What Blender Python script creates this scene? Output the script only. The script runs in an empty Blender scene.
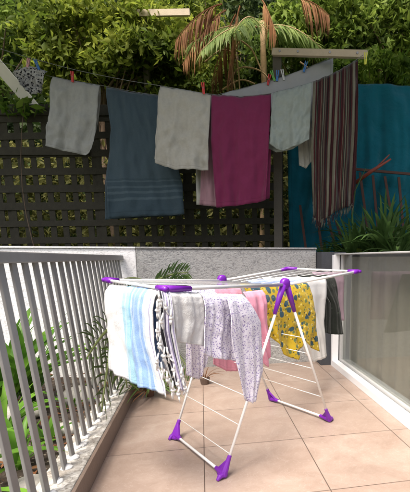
import bpy, bmesh, math, random
import numpy as np
from mathutils import Vector, noise as mnoise
S = bpy.context.scene
COL = S.collection
rng = np.random.default_rng(7)
random.seed(7)

# ------------------------------------------------------------------ camera model
EYE = 1.1
PITCH = math.radians(9)
F = 434*math.cos(PITCH)
PX, HOR = 297.0, 258.0
PY = HOR + F*math.tan(PITCH)
def _ray(x, y):
    u = (x-PX)/F; v = (y-PY)/F
    return np.array([u, math.cos(PITCH)-v*math.sin(PITCH), -math.sin(PITCH)-v*math.cos(PITCH)])
_r = _ray(201, 258)
YAW = math.atan2(_r[0], _r[1])
ROT = np.array([[math.cos(YAW), -math.sin(YAW), 0], [math.sin(YAW), math.cos(YAW), 0], [0, 0, 1]])
EYEP = np.array([0, 0, EYE])
FWD = ROT @ np.array([0, 1.0, 0]); RGT = ROT @ np.array([1.0, 0, 0])
class Plane:                       # an upright plane in the place, through p, at right angles to n
    def __init__(s, p, n):
        s.p = np.array(p, float); s.n = np.array(n, float)/np.linalg.norm(n)
    def at(s, x, y):
        d = ROT @ _ray(x, y)
        return EYEP + d*(((s.p-EYEP) @ s.n)/(d @ s.n))
def front(d): return Plane(EYEP+FWD*d, FWD)
def ground(x, y, z=0.0):
    d = ROT @ _ray(x, y); return EYEP + d*((z-EYE)/d[2])

# ------------------------------------------------------------------ helpers
def tag(o, label=None, cat=None, group=None, kind=None):
    if label: o['label'] = label
    if cat: o['category'] = cat
    if group: o['group'] = group
    if kind: o['kind'] = kind
    return o
def empty(name, loc, label, cat, group=None):
    o = bpy.data.objects.new(name, None); COL.objects.link(o)
    o.empty_display_size = .1; o.location = Vector(loc)
    return tag(o, label, cat, group)
class MB:
    def __init__(s): s.v = []; s.f = []; s.uv = []
    def add(s, vs, fs, uvs=None):
        b = len(s.v); s.v += [tuple(float(c) for c in v) for v in vs]
        s.f += [tuple(i+b for i in f) for f in fs]
        if uvs is not None: s.uv += [tuple(u) for u in uvs]
    def box(s, lo, hi, M=None):
        x0, y0, z0 = lo; x1, y1, z1 = hi
        vs = [(x0,y0,z0),(x1,y0,z0),(x1,y1,z0),(x0,y1,z0),(x0,y0,z1),(x1,y0,z1),(x1,y1,z1),(x0,y1,z1)]
        if M is not None: vs = [M(v) for v in vs]
        s.add(vs, [(0,3,2,1),(4,5,6,7),(0,1,5,4),(1,2,6,5),(2,3,7,6),(3,0,4,7)])
    def bar(s, a, b, w, t, side=None):       # rectangular bar from a to b; w along side, t across
        a = np.array(a, float); b = np.array(b, float); d = (b-a)/np.linalg.norm(b-a)
        sd = np.array(side if side is not None else np.cross(d, [0,0,1.0]) if abs(d[2]) < .95 else [1.0,0,0], float)
        sd = sd-(sd@d)*d; sd /= np.linalg.norm(sd); n = np.cross(d, sd)
        vs = [p+sd*w/2*i+n*t/2*j for p in (a, b) for i, j in ((-1,-1),(1,-1),(1,1),(-1,1))]
        s.add(vs, [(0,3,2,1),(4,5,6,7),(0,1,5,4),(1,2,6,5),(2,3,7,6),(3,0,4,7)])
    def tube(s, pts, r, k=8, caps=True):
        pts = [np.array(p, float) for p in pts]; n = len(pts)
        rr = r if hasattr(r, '__len__') else [r]*n
        vs = []; fs = []; up = None
        for i in range(n):
            d = pts[min(i+1, n-1)]-pts[max(i-1, 0)]; d /= (np.linalg.norm(d)+1e-9)
            if up is None: up = np.array([0,0,1.0]) if abs(d[2]) < .9 else np.array([1.0,0,0])
            a = np.cross(d, up); a /= (np.linalg.norm(a)+1e-9); up = np.cross(a, d)
            for j in range(k):
                t = 2*math.pi*j/k
                vs.append(pts[i]+rr[i]*(math.cos(t)*a+math.sin(t)*up))
        for i in range(n-1):
            for j in range(k):
                fs.append((i*k+j, i*k+(j+1)%k, (i+1)*k+(j+1)%k, (i+1)*k+j))
        if caps:
            fs.append(tuple(range(k))[::-1]); fs.append(tuple((n-1)*k+j for j in range(k)))
        s.add(vs, fs)
    def ball(s, c, r, seg=10, jit=0.0, sq=(1,1,1)):
        c = np.array(c, float); vs = []; fs = []; h = seg//2
        for i in range(1, h):
            for j in range(seg):
                th = math.pi*i/h; ph = 2*math.pi*j/seg; q = r*(1+random.uniform(-jit, jit))
                vs.append(c+q*np.array([sq[0]*math.sin(th)*math.cos(ph), sq[1]*math.sin(th)*math.sin(ph), sq[2]*math.cos(th)]))
        for i in range(h-2):
            for j in range(seg):
                fs.append((i*seg+j, (i+1)*seg+j, (i+1)*seg+(j+1)%seg, i*seg+(j+1)%seg))
        t = len(vs); vs += [c+np.array([0,0,r*sq[2]]), c-np.array([0,0,r*sq[2]])]
        for j in range(seg):
            fs.append((t, j, (j+1)%seg)); fs.append((t+1, (h-2)*seg+(j+1)%seg, (h-2)*seg+j))
        s.add(vs, fs)
    def build(s, name, mat, parent=None, smooth=False, bevel=0, solid=0, loc=None):
        me = bpy.data.meshes.new(name)
        org = np.array(parent.location if parent is not None and parent.parent is None else (0,0,0), float)
        if parent is not None and parent.parent is not None:
            org = np.array(parent.parent.location)+np.array(parent.location)
        own = np.zeros(3)
        if parent is None and loc is not None: own = np.array(loc, float)
        V = [tuple(np.array(v)-org-own) for v in s.v]
        me.from_pydata(V, [], s.f); me.update()
        if s.uv and len(s.uv) == len(s.v):
            ul = me.uv_layers.new(name='UVMap'); li = np.zeros(len(me.loops), dtype=np.int32)
            me.loops.foreach_get('vertex_index', li); ul.data.foreach_set('uv', np.array(s.uv, dtype=np.float32)[li].ravel())
        me.materials.append(mat)
        if smooth: me.polygons.foreach_set('use_smooth', [True]*len(me.polygons))
        o = bpy.data.objects.new(name, me); COL.objects.link(o)
        if parent is not None: o.parent = parent
        else: o.location = Vector(own)
        if bevel:
            m = o.modifiers.new('bevel', 'BEVEL'); m.width = bevel; m.segments = 2; m.limit_method = 'ANGLE'
        if solid:
            m = o.modifiers.new('thick', 'SOLIDIFY'); m.thickness = solid; m.offset = 0
        return o

# ------------------------------------------------------------------ materials
class NT:
    def __init__(s, name):
        s.m = bpy.data.materials.new(name); s.m.use_nodes = True; s.t = s.m.node_tree; s.t.nodes.clear()
        s.out = s.t.nodes.new('ShaderNodeOutputMaterial')
    def n(s, typ, **kw):
        o = s.t.nodes.new('ShaderNode'+typ)
        for k, v in kw.items():
            if k[0] == '_':
                inp = o.inputs[int(k[1:])] if k[1:].isdigit() else o.inputs[k[1:].replace('_', ' ')]
                if isinstance(v, bpy.types.NodeSocket): s.t.links.new(v, inp)
                else: inp.default_value = v
            else: setattr(o, k, v)
        return o
    def ramp(s, fac, stops, interp='LINEAR'):
        r = s.t.nodes.new('ShaderNodeValToRGB'); r.color_ramp.interpolation = interp; e = r.color_ramp.elements
        while len(e) < len(stops): e.new(.5)
        for q, (p, c) in zip(e, stops):
            q.position = p; q.color = (*c, 1) if len(c) == 3 else c
        s.t.links.new(fac, r.inputs[0]); return r.outputs[0]
    def mix(s, fac, a, b, blend='MIX'):
        m = s.t.nodes.new('ShaderNodeMix'); m.data_type = 'RGBA'; m.blend_type = blend
        for sock, v in ((m.inputs[0], fac), (m.inputs[6], a), (m.inputs[7], b)):
            if isinstance(v, bpy.types.NodeSocket): s.t.links.new(v, sock)
            elif isinstance(v, tuple): sock.default_value = (*v, 1) if len(v) == 3 else v
            else: sock.default_value = v
        return m.outputs[2]
    def math(s, op, a, b=0.0, c=0.0):
        m = s.t.nodes.new('ShaderNodeMath'); m.operation = op
        for i, v in enumerate((a, b, c)):
            if isinstance(v, bpy.types.NodeSocket): s.t.links.new(v, m.inputs[i])
            else: m.inputs[i].default_value = v
        return m.outputs[0]
    def surf(s, sh): s.t.links.new(sh, s.out.inputs[0]); return s.m
def rgb(r, g, b):                    # sRGB 0-255 to linear
    f = lambda c: ((c/255+.055)/1.055)**2.4 if c > 10 else c/255/12.92
    return (f(r), f(g), f(b))
def simple(name, col, rough=.6, metal=0, var=.15, scale=20, bump=0.0, bscale=80, spec=.5, coat=0):
    t = NT(name); g = t.n('TexCoord').outputs['Object']
    nz = t.n('TexNoise', _Vector=g, _Scale=scale, _Detail=5.0, _Roughness=.6)
    c = t.mix(nz.outputs[0], tuple(x*(1-var) for x in col), tuple(min(1, x*(1+var)) for x in col))
    p = t.n('BsdfPrincipled', _Base_Color=c, _Roughness=rough, _Metallic=metal, _Specular_IOR_Level=spec, _Coat_Weight=coat)
    if bump:
        nb = t.n('TexNoise', _Vector=g, _Scale=bscale, _Detail=6.0)
        b = t.n('Bump', _Strength=bump, _Distance=.01, _Height=nb.outputs[0]); t.t.links.new(b.outputs[0], p.inputs['Normal'])
    return t.surf(p.outputs[0])
def fabric(name, colfn, trans=.12, bump=.35, weave=260, wrinkle=9, rough=.95):
    t = NT(name); tc = t.n('TexCoord'); uv = tc.outputs['UV']; g = tc.outputs['Object']
    c = colfn(t, uv, g)
    nz = t.n('TexNoise', _Vector=g, _Scale=4.0, _Detail=6.0, _Roughness=.65)
    c = t.mix(t.math('MULTIPLY', nz.outputs[0], .28), c, (0.02,0.02,0.02), 'MIX') if trans < 0 else c
    su = t.n('SeparateXYZ', _0=uv)
    hv = t.math('ABSOLUTE', su.outputs[1]); hu = t.math('ABSOLUTE', t.math('SUBTRACT', su.outputs[0], .5))
    hem = t.math('MAXIMUM', t.math('COMPARE', hv, .958, .003), t.math('MULTIPLY', t.math('COMPARE', hu, .478, .003), t.math('GREATER_THAN', hv, .001)))
    c = t.mix(t.math('MULTIPLY', hem, .16), c, (.0,.0,.0))
    p = t.n('BsdfPrincipled', _Base_Color=c, _Roughness=rough, _Specular_IOR_Level=.15, _Sheen_Weight=.15)
    w = t.n('TexNoise', _Vector=g, _Scale=float(weave), _Detail=2.0)
    wr = t.n('TexNoise', _Vector=g, _Scale=float(wrinkle), _Detail=4.0, _Distortion=.6)
    h = t.math('SUBTRACT', t.math('ADD', t.math('MULTIPLY', w.outputs[0], .3), t.math('MULTIPLY', wr.outputs[0], 1.6)), t.math('MULTIPLY', hem, .5))
    b = t.n('Bump', _Strength=bump, _Distance=.012, _Height=h)
    t.t.links.new(b.outputs[0], p.inputs['Normal'])
    tr = t.n('BsdfTranslucent', _Color=c)
    m = t.n('MixShader', _0=abs(trans)); t.t.links.new(p.outputs[0], m.inputs[1]); t.t.links.new(tr.outputs[0], m.inputs[2])
    return t.surf(m.outputs[0])
def plain(col, var=.12, sc=18.0):
    def fn(t, uv, g):
        nz = t.n('TexNoise', _Vector=g, _Scale=sc, _Detail=7.0, _Roughness=.7)
        return t.mix(nz.outputs[0], tuple(x*(1-var) for x in col), tuple(min(.92, x*(1+var)) for x in col))
    return fn
def stripes_u(stops, wob=.01, axis='X', rep=1):
    def fn(t, uv, g):
        sp = t.n('SeparateXYZ', _0=uv).outputs[axis]
        nz = t.n('TexNoise', _Vector=g, _Scale=14.0, _Detail=4.0)
        f = t.math('ADD', sp, t.math('MULTIPLY', t.math('SUBTRACT', nz.outputs[0], .5), wob*2))
        if rep > 1: f = t.math('FRACT', t.math('MULTIPLY', f, float(rep)))
        c = t.ramp(f, stops, 'CONSTANT')
        n2 = t.n('TexNoise', _Vector=g, _Scale=120.0, _Detail=3.0)
        return t.mix(t.math('MULTIPLY', n2.outputs[0], .35), c, tuple([.25]*3), 'MULTIPLY')
    return fn
def speckle(base, cols, scale=70.0, thr=.33):
    def fn(t, uv, g):
        c = base
        for i, (cc, sc, th) in enumerate(cols):
            v = t.n('TexVoronoi', _Vector=t.n('VectorMath', operation='ADD', _0=g, _1=(i*3.1, i*1.7, 0)).outputs[0], _Scale=sc, _Randomness=1.0)
            k = t.n('TexNoise', _Vector=g, _Scale=sc*2.2, _Detail=3.0)
            d = t.math('ADD', v.outputs['Distance'], t.math('MULTIPLY', k.outputs[0], .25))
            m = t.math('LESS_THAN', d, th)
            c = t.mix(m, c, cc)
        return c
    return fn
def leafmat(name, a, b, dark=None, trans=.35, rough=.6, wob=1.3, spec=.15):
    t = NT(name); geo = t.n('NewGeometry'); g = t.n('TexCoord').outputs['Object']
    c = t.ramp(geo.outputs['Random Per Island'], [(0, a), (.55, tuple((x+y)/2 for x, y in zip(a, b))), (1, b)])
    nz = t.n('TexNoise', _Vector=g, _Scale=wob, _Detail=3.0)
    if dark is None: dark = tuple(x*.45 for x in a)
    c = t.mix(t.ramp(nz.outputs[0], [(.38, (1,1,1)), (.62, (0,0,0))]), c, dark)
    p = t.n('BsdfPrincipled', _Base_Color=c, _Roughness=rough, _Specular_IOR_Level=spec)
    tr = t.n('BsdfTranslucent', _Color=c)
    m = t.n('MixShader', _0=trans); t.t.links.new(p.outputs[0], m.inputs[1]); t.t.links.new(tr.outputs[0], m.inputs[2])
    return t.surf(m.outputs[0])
M = {}
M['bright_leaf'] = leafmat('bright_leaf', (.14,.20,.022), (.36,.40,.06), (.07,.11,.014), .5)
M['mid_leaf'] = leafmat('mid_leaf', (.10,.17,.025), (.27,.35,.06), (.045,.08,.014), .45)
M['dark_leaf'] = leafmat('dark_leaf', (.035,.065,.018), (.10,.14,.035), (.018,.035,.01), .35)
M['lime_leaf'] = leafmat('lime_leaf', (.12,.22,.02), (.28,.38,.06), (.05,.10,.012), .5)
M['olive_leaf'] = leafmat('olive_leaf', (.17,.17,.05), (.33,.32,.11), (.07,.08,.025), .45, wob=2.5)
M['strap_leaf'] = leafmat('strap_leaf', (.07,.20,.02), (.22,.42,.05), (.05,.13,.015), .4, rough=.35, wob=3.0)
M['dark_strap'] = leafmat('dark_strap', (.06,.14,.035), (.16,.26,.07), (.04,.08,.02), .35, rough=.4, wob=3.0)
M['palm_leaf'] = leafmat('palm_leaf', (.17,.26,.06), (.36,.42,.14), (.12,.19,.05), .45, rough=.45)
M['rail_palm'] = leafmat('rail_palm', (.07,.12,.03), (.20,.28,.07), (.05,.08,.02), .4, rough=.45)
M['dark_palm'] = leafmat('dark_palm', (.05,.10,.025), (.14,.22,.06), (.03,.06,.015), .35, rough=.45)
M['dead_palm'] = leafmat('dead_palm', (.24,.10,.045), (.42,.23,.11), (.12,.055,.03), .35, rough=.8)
M['bark'] = simple('bark', (.16,.11,.07), .9, var=.4, scale=25, bump=.8, bscale=60)
M['pale_bark'] = simple('pale_bark', (.42,.28,.15), .85, var=.3, scale=25, bump=.7, bscale=60)

def ud(): 
    v = rng.normal(size=3); return v/np.linalg.norm(v)
def leaf_cloud(pts, size, jitter=.35, droop=.3, aspect=.45):
    """one small folded leaf at every point; returns an MB"""
    n = len(pts); P = np.array(pts)
    d = rng.normal(size=(n,3)); d[:,2] -= droop; jitter = .5; d /= np.linalg.norm(d, axis=1)[:,None]
    q = rng.normal(size=(n,3)); s = np.cross(d, q); s /= np.linalg.norm(s, axis=1)[:,None]
    up = np.cross(s, d)
    L = (size*(1+jitter*rng.uniform(-1, 1, n)))[:,None]; W = L*aspect*.5*rng.uniform(.6,1.15,(n,1))
    V = np.stack([P, P+d*L*.45+s*W+up*L*.08, P+d*L, P+d*L*.45-s*W+up*L*.08, P+d*L*.5-up*L*.03], 1).reshape(-1,3)
    mb = MB(); mb.v = [tuple(v) for v in V.tolist()]
    i = (np.arange(n)*5)
    f = np.stack([np.stack([i,i+1,i+4],1), np.stack([i+1,i+2,i+4],1), np.stack([i+2,i+3,i+4],1), np.stack([i+3,i,i+4],1)],1).reshape(-1,3)
    mb.f = [tuple(x) for x in f.tolist()]
    return mb
def crown_points(c, r, n, clumps, spread=.22, shell=.5):
    c = np.array(c, float); r = np.array(r, float)
    cc = rng.normal(size=(clumps,3)); cc /= np.linalg.norm(cc, axis=1)[:,None]
    cc *= (rng.uniform(shell, 1, clumps)**.6)[:,None]; cc = c+cc*r
    k = rng.integers(0, clumps, n)
    return cc[k]+rng.normal(size=(n,3))*r*spread, cc
def tree(name, label, cat, base, crowns, leaf, mat, n, clumps, trunk_r=.09, trunk_mat=None, limbs=True, group=None, aspect=.45, spread=.2, shell=.5, top=None):
    e = empty(name, base, label, cat, group)
    pts = []; tips = []
    for (c, r, w) in crowns:
        p, cc = crown_points(c, r, int(n*w), max(3, int(clumps*w)), spread, shell); pts.append(p); tips += list(cc)
    leaf_cloud(np.concatenate(pts), leaf, aspect=aspect).build('crown', mat, e, smooth=True)
    tm = MB(); base = np.array(base, float)
    ctr = np.mean([c for c, r, w in crowns], axis=0) if top is None else np.array(top, float)
    bend = np.array([random.uniform(-.15,.15), random.uniform(-.1,.1), 0])
    spine = [base+(ctr-base)*t+bend*math.sin(math.pi*t) for t in np.linspace(0, 1, 7)]
    tm.tube(spine, [trunk_r*(1-.6*t) for t in np.linspace(0, 1, 7)], 9)
    for tp in (tips[::2] if limbs is True else limbs):
        st = spine[random.choice((3,4,5))]; mid = (st+tp)/2+np.array([0,0,-.05])+rng.normal(size=3)*.06
        tm.tube([st, mid, tp], [trunk_r*.35, trunk_r*.22, trunk_r*.07], 5, False)
    tm.build('trunk', trunk_mat or M['bark'], e, smooth=True)
    return e
def frond_mb(mb, stem, base, tip_dir, L, arch=.5, leaflen=.35, n=26, w=.018, hang=.5, side=None, droop_all=0.0):
    """palm frond: curved rachis into stem, leaflets into mb"""
    base = np.array(base, float); d = np.array(tip_dir, float); d /= np.linalg.norm(d)
    pts = []; T = np.linspace(0, 1, 12)
    for t in T: pts.append(base+d*L*t+np.array([0,0,-arch*L*t*t]))
    stem.tube(pts, [.012*(1-.8*t)+.002 for t in T], 5)
    for i in range(n):
        t = .12+.86*i/n; j = t*11; k = int(j); fr = j-k
        p = pts[k]*(1-fr)+pts[min(k+1, 11)]*fr
        tg = pts[min(k+1, 11)]-pts[k]; tg /= np.linalg.norm(tg)
        sd = np.cross(tg, [0,0,1.0]) if side is None else np.array(side, float); sd /= (np.linalg.norm(sd)+1e-6)
        ll = leaflen*math.sin(math.pi*(.12+.83*t))**.6*random.uniform(.7,1.15)
        for sg in (-1, 1):
            dr = sd*sg*.8+tg*.65+rng.normal(size=3)*.09+np.array([0,0,-hang*random.uniform(.7,1.3)]); dr /= np.linalg.norm(dr)
            nn = np.cross(dr, tg); nn /= (np.linalg.norm(nn)+1e-6); wd = np.cross(nn, dr)*w
            a = p; m1 = p+dr*ll*.4+wd*.5; m2 = p+dr*ll*.4-wd*.5
            m3 = p+dr*ll*.75+wd*.35+np.array([0,0,-ll*.06-droop_all*ll]); m4 = p+dr*ll*.75-wd*.35+np.array([0,0,-ll*.06-droop_all*ll])
            e = p+dr*ll+np.array([0,0,-ll*.2-droop_all*ll*2])
            mb.add([a,m1,m3,e,m4,m2], [(0,1,5),(1,2,4,5),(2,3,4)])
def strap_clump(mb, base, n, L, w, spread=.6, rise=.9, lean=(0,0)):
    base = np.array(base, float)
    for i in range(n):
        a = random.uniform(0, 2*math.pi); dd = np.array([math.cos(a)+lean[0], math.sin(a)+lean[1], 0])
        l = L*random.uniform(.6,1.1); sp = spread*random.uniform(.3,1.2); ww = w*random.uniform(.7,1.2)
        sd = np.array([-math.sin(a), math.cos(a), 0]); p = []; vs = []; K = 8
        for k in range(K+1):
            t = k/K
            c = base+dd*(.02+sp*l*t**1.4)+np.array([0,0,rise*l*(t-.62*sp*t*t*1.3)])
            hw = ww*.5*(math.sin(math.pi*min(1, .18+.82*t))**.6 if t < 1 else 0)
            vs += [c-sd*hw+np.array([0,0,hw*.5]), c, c+sd*hw+np.array([0,0,hw*.5])]
        fs = []
        for k in range(K):
            q = k*3; fs += [(q,q+1,q+4,q+3),(q+1,q+2,q+5,q+4)]
        mb.add(vs, fs)

# ------------------------------------------------------------------ cloth
def polyat(pl, t):
    pl = [np.array(p, float) for p in pl]
    if len(pl) == 1: return pl[0]
    L = [0]
    for a, b in zip(pl, pl[1:]): L.append(L[-1]+np.linalg.norm(b-a))
    x = t*L[-1]
    for i in range(len(pl)-1):
        if x <= L[i+1]+1e-9:
            s = (x-L[i])/max(1e-9, L[i+1]-L[i]); return pl[i]*(1-s)+pl[i+1]*s
    return pl[-1]
def cloth_mb(plane, top, bottom, left=None, right=None, folds=5, amp=.02, seed=0, back=None, nu=44, nv=44, sag=0, thick=.016, ruffle=.004, mb=None, lean=0.0, lump=None):
    """a cloth folded over a line: outline given on an upright plane, folds stand out of it; back = (length share, sideways shift)"""
    mb = mb or MB(); N = plane.n; R = random.Random(seed)
    if N @ FWD > 0: N = -N                       # towards the viewer's side
    left = left or [top[0], bottom[0]]; right = right or [top[-1], bottom[-1]]
    left = [top[0]]+[p for p in left[1:-1]]+[bottom[0]] if len(left) > 2 else [top[0], bottom[0]]
    right = [top[-1]]+[p for p in right[1:-1]]+[bottom[-1]] if len(right) > 2 else [top[-1], bottom[-1]]
    if lump is None: lump = 1.0 if plane.p @ FWD > 4.6 else .22
    ph = [R.uniform(0, 6.28) for _ in range(6)]; fr = [folds*R.uniform(.8,1.2), folds*R.uniform(1.6,2.1), folds*R.uniform(2.8,3.6)]
    def pix(u, v):
        T = polyat(top, u); B = polyat(bottom, u); Lf = polyat(left, v); Rt = polyat(right, v)
        c = (1-v)*T+v*B+(1-u)*Lf+u*Rt-((1-u)*(1-v)*np.array(top[0])+u*(1-v)*np.array(top[-1])+(1-u)*v*np.array(bottom[0])+u*v*np.array(bottom[-1]))
        return c
    def disp(u, v):
        uu = u+.05*math.sin(3*v+ph[3])+.03*math.sin(7*v+ph[4])
        a = (.55*math.sin(6.283*fr[0]*uu+ph[0])+.3*math.sin(6.283*fr[1]*uu+ph[1])+.15*math.sin(6.283*fr[2]*uu+ph[2]))
        nn = mnoise.noise(Vector((u*3+seed*3.3, v*3, seed*1.7)))
        n2 = mnoise.noise(Vector((u*9+seed*3.3, v*8, seed*.7)))
        n3 = mnoise.noise(Vector((u*6+v*9+seed, v*5-u*7, seed*2.1)))
        n4 = mnoise.noise(Vector((u*20+seed, v*13, seed*.3)))
        return amp*(a*(.12+.88*v**.7)+nn*(.5+.9*lump)*(.2+v)+(n2*.7*(.3+v)+n3*.55+n4*.22)*lump)
    rows = []
    if back is not None:
        bl, bs = back
        for k in range(nv//2, 0, -1):
            v = bl*k/(nv//2)
            rows.append([('b', u/nu, v) for u in range(nu+1)])
    for k in range(nv+1): rows.append([('f', u/nu, k/nv) for u in range(nu+1)])
    vs = []; uv = []
    for row in rows:
        for (w, u, v) in row:
            c = pix(u, v)
            if w == 'b':
                c = c+np.array([back[1]*v/max(.01, back[0]), 0])
                p = plane.at(*c)-N*(thick*min(1, v*14)+.3*abs(disp(1-u, v))*0+.012*v) + N*disp(u*.9+.37, v)*.6-N*amp*.9*min(1, v*5)
            else:
                p = plane.at(*c)+N*(thick*min(1, v*14)+amp*.9*min(1, v*5))+N*disp(u, v)+N*lean*v
            p = p+np.array([0,0,ruffle*mnoise.noise(Vector((u*13, v*5, seed)))])
            vs.append(p); uv.append((u, v if w == 'f' else -v))
    n = nu+1; fs = []
    for i in range(len(rows)-1):
        for j in range(nu): fs.append((i*n+j, i*n+j+1, (i+1)*n+j+1, (i+1)*n+j))
    mb.add(vs, fs, uv); return mb
def cloth(name, label, cat, mat, plane, top, bottom, group=None, parent=None, solid=.004, **kw):
    mb = cloth_mb(plane, top, bottom, **kw)
    loc = None if parent is not None else plane.at(*((np.array(top[0])+np.array(top[-1]))/2))
    o = mb.build(name, mat, parent, smooth=True, solid=solid, loc=loc)
    if parent is None: tag(o, label, cat, group)
    elif label: o['label'] = label
    return o

# ================================================================== THE BALCONY
# --- floor
t = NT('beige_tile'); g = t.n('TexCoord').outputs['Object']
sp = t.n('SeparateXYZ', _0=g)
def seam(s, off, size, w=.0035):
    m = t.math('PINGPONG', t.math('ADD', s, off), size/2)
    return t.math('LESS_THAN', m, w)
GX, GY = .59, .61
sx = seam(sp.outputs[0], .02+GX*20, GX, .0028); sy = seam(sp.outputs[1], -2.44+GY*20, GY, .0028)
gr = t.math('MAXIMUM', sx, sy)
n1 = t.n('TexNoise', _Vector=g, _Scale=3.5, _Detail=8.0, _Roughness=.65, _Distortion=1.2)
n2 = t.n('TexNoise', _Vector=g, _Scale=22.0, _Detail=5.0, _Roughness=.7, _Distortion=2.0)
n3 = t.n('TexNoise', _Vector=g, _Scale=9.0, _Detail=2.0, _Distortion=3.0)
c = t.ramp(n1.outputs[0], [(.3, rgb(160,138,122)), (.55, rgb(176,155,139)), (.75, rgb(188,171,156))])
c = t.mix(t.math('MULTIPLY', n2.outputs[0], .35), c, rgb(142,118,102))
vein = t.ramp(n3.outputs[0], [(.485, (0,0,0)), (.5, (1,1,1)), (.515, (0,0,0))])
c = t.mix(t.math('MULTIPLY', vein, .3), c, rgb(204,188,174))
tile = t.n('TexWhiteNoise', _0=t.n('VectorMath', operation='FLOOR', _0=t.n('VectorMath', operation='DIVIDE', _0=t.n('VectorMath', operation='ADD', _0=g, _1=(.02,-2.44,0)).outputs[0], _1=(GX,GY,1)).outputs[0]).outputs[0])
c = t.mix(t.math('MULTIPLY', tile.outputs[0], .22), c, rgb(150,126,108))
c = t.mix(gr, c, rgb(96,80,70))
rgh = t.math('ADD', t.math('MULTIPLY', n2.outputs[0], .25), .25)
n5 = t.n('TexNoise', _Vector=g, _Scale=1.7, _Detail=9.0, _Roughness=.8, _Distortion=.5)
c = t.mix(t.ramp(n5.outputs[0], [(.48, (0,0,0)), (.66, (.35,.35,.35))]), c, rgb(132,112,98))
n6 = t.n('TexNoise', _Vector=g, _Scale=160.0, _Detail=3.0)
c = t.mix(t.ramp(n6.outputs[0], [(.66, (0,0,0)), (.72, (.4,.4,.4))]), c, rgb(90,74,64))
c = t.mix(1.0, c, (.83,.855,.90), 'MULTIPLY')
p = t.n('BsdfPrincipled', _Base_Color=c, _Roughness=rgh, _Specular_IOR_Level=.4)
b = t.n('Bump', _Strength=.35, _Distance=.004, _Height=t.math('SUBTRACT', t.math('MULTIPLY', n2.outputs[0], .25), gr))
t.t.links.new(b.outputs[0], p.inputs['Normal']); M['tile'] = t.surf(p.outputs[0])
mb = MB(); mb.add([(-.56,-1.5,0),(1.30,-1.5,0),(1.30,4.40,0),(-.56,4.40,0)], [(0,1,2,3)])
tag(mb.build('tiled_floor', M['tile']), kind='structure')

# --- lower ground outside the railing, raised garden ground, far ground
t = NT('mulch'); g = t.n('TexCoord').outputs['Object']
n1 = t.n('TexNoise', _Vector=g, _Scale=14.0, _Detail=10.0, _Roughness=.75)
v1 = t.n('TexVoronoi', _Vector=g, _Scale=30.0)
c = t.ramp(n1.outputs[0], [(.3, (.02,.014,.01)), (.55, (.07,.05,.035)), (.72, (.20,.16,.12))])
c = t.mix(t.math('LESS_THAN', v1.outputs[0], .22), c, (.26,.22,.17))
p = t.n('BsdfPrincipled', _Base_Color=c, _Roughness=.95)
b = t.n('Bump', _Strength=1.0, _Distance=.03, _Height=n1.outputs[0]); t.t.links.new(b.outputs[0], p.inputs['Normal'])
M['mulch'] = t.surf(p.outputs[0])
mb = MB(); nx, ny = 40, 60; vs = []
for j in range(ny+1):
    for i in range(nx+1):
        x = -5.5+(4.78)*i/nx; y = -1.5+5.9*j/ny
        vs.append((x, y, -.03+.05*mnoise.noise(Vector((x*2.5, y*2.5, 1)))+.02*mnoise.noise(Vector((x*9, y*9, 3)))))
mb.add(vs, [(j*(nx+1)+i, j*(nx+1)+i+1, (j+1)*(nx+1)+i+1, (j+1)*(nx+1)+i) for j in range(ny) for i in range(nx)])
tag(mb.build('garden_bed', M['mulch'], smooth=True), kind='structure')
M['soil'] = simple('dark_soil', (.06,.055,.03), .95, var=.5, scale=6, bump=1, bscale=30)
t = NT('lawn'); g = t.n('TexCoord').outputs['Object']
n1 = t.n('TexNoise', _Vector=g, _Scale=1.2, _Detail=8.0); n2 = t.n('TexNoise', _Vector=g, _Scale=60.0, _Detail=4.0)
c = t.mix(n2.outputs[0], t.ramp(n1.outputs[0], [(.35, (.05,.08,.02)), (.65, (.12,.14,.04))]), (.03,.05,.012))
p = t.n('BsdfPrincipled', _Base_Color=c, _Roughness=.95); b = t.n('Bump', _Strength=1.0, _Distance=.03, _Height=n2.outputs[0]); t.t.links.new(b.outputs[0], p.inputs['Normal'])
M['lawn'] = t.surf(p.outputs[0])
mb = MB(); mb.box((-9,4.62,.6), (9,16,1.0)); tag(mb.build('garden_terrace', M['lawn']), kind='structure')
mb = MB(); mb.add([(-300,-300,-.2),(300,-300,-.2),(300,300,-.2),(-300,300,-.2)], [(0,1,2,3)])
tag(mb.build('ground', M['lawn']), kind='structure')

# --- stucco walls
def stucco(name, a, b_, bs=.9, sc=26.0):
    t = NT(name); g = t.n('TexCoord').outputs['Object']
    n1 = t.n('TexNoise', _Vector=g, _Scale=3.0, _Detail=8.0, _Roughness=.7)
    n2 = t.n('TexNoise', _Vector=t.n('Mapping', _0=g, _3=(1.0,1.0,1.6)).outputs[0], _Scale=sc, _Detail=6.0, _Roughness=.6, _Distortion=1.6)
    n4 = t.n('TexNoise', _Vector=g, _Scale=90.0, _Detail=3.0)
    c = t.mix(n1.outputs[0], a, b_)
    c = t.mix(t.ramp(n2.outputs[0], [(.36, (1,1,1)), (.5, (0,0,0))]), c, tuple(x*.72 for x in a))
    p = t.n('BsdfPrincipled', _Base_Color=c, _Roughness=.9, _Specular_IOR_Level=.2)
    h = t.math('ADD', t.math('MULTIPLY', n2.outputs[0], 1.0), t.math('MULTIPLY', n4.outputs[0], .25))
    b = t.n('Bump', _Strength=bs, _Distance=.03, _Height=h); t.t.links.new(b.outputs[0], p.inputs['Normal'])
    return t.surf(p.outputs[0])
M['grey_stucco'] = stucco('grey_stucco', rgb(158,158,156), rgb(188,188,184), .55)
M['daylight_stucco'] = stucco('daylight_stucco', (.84,.84,.83), (.90,.90,.89), .18)  # near-white colour stands in for blown-out daylight beyond the railing
M['coping'] = simple('coping', (.30,.30,.29), .85, var=.3, scale=18, bump=.4)
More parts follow.
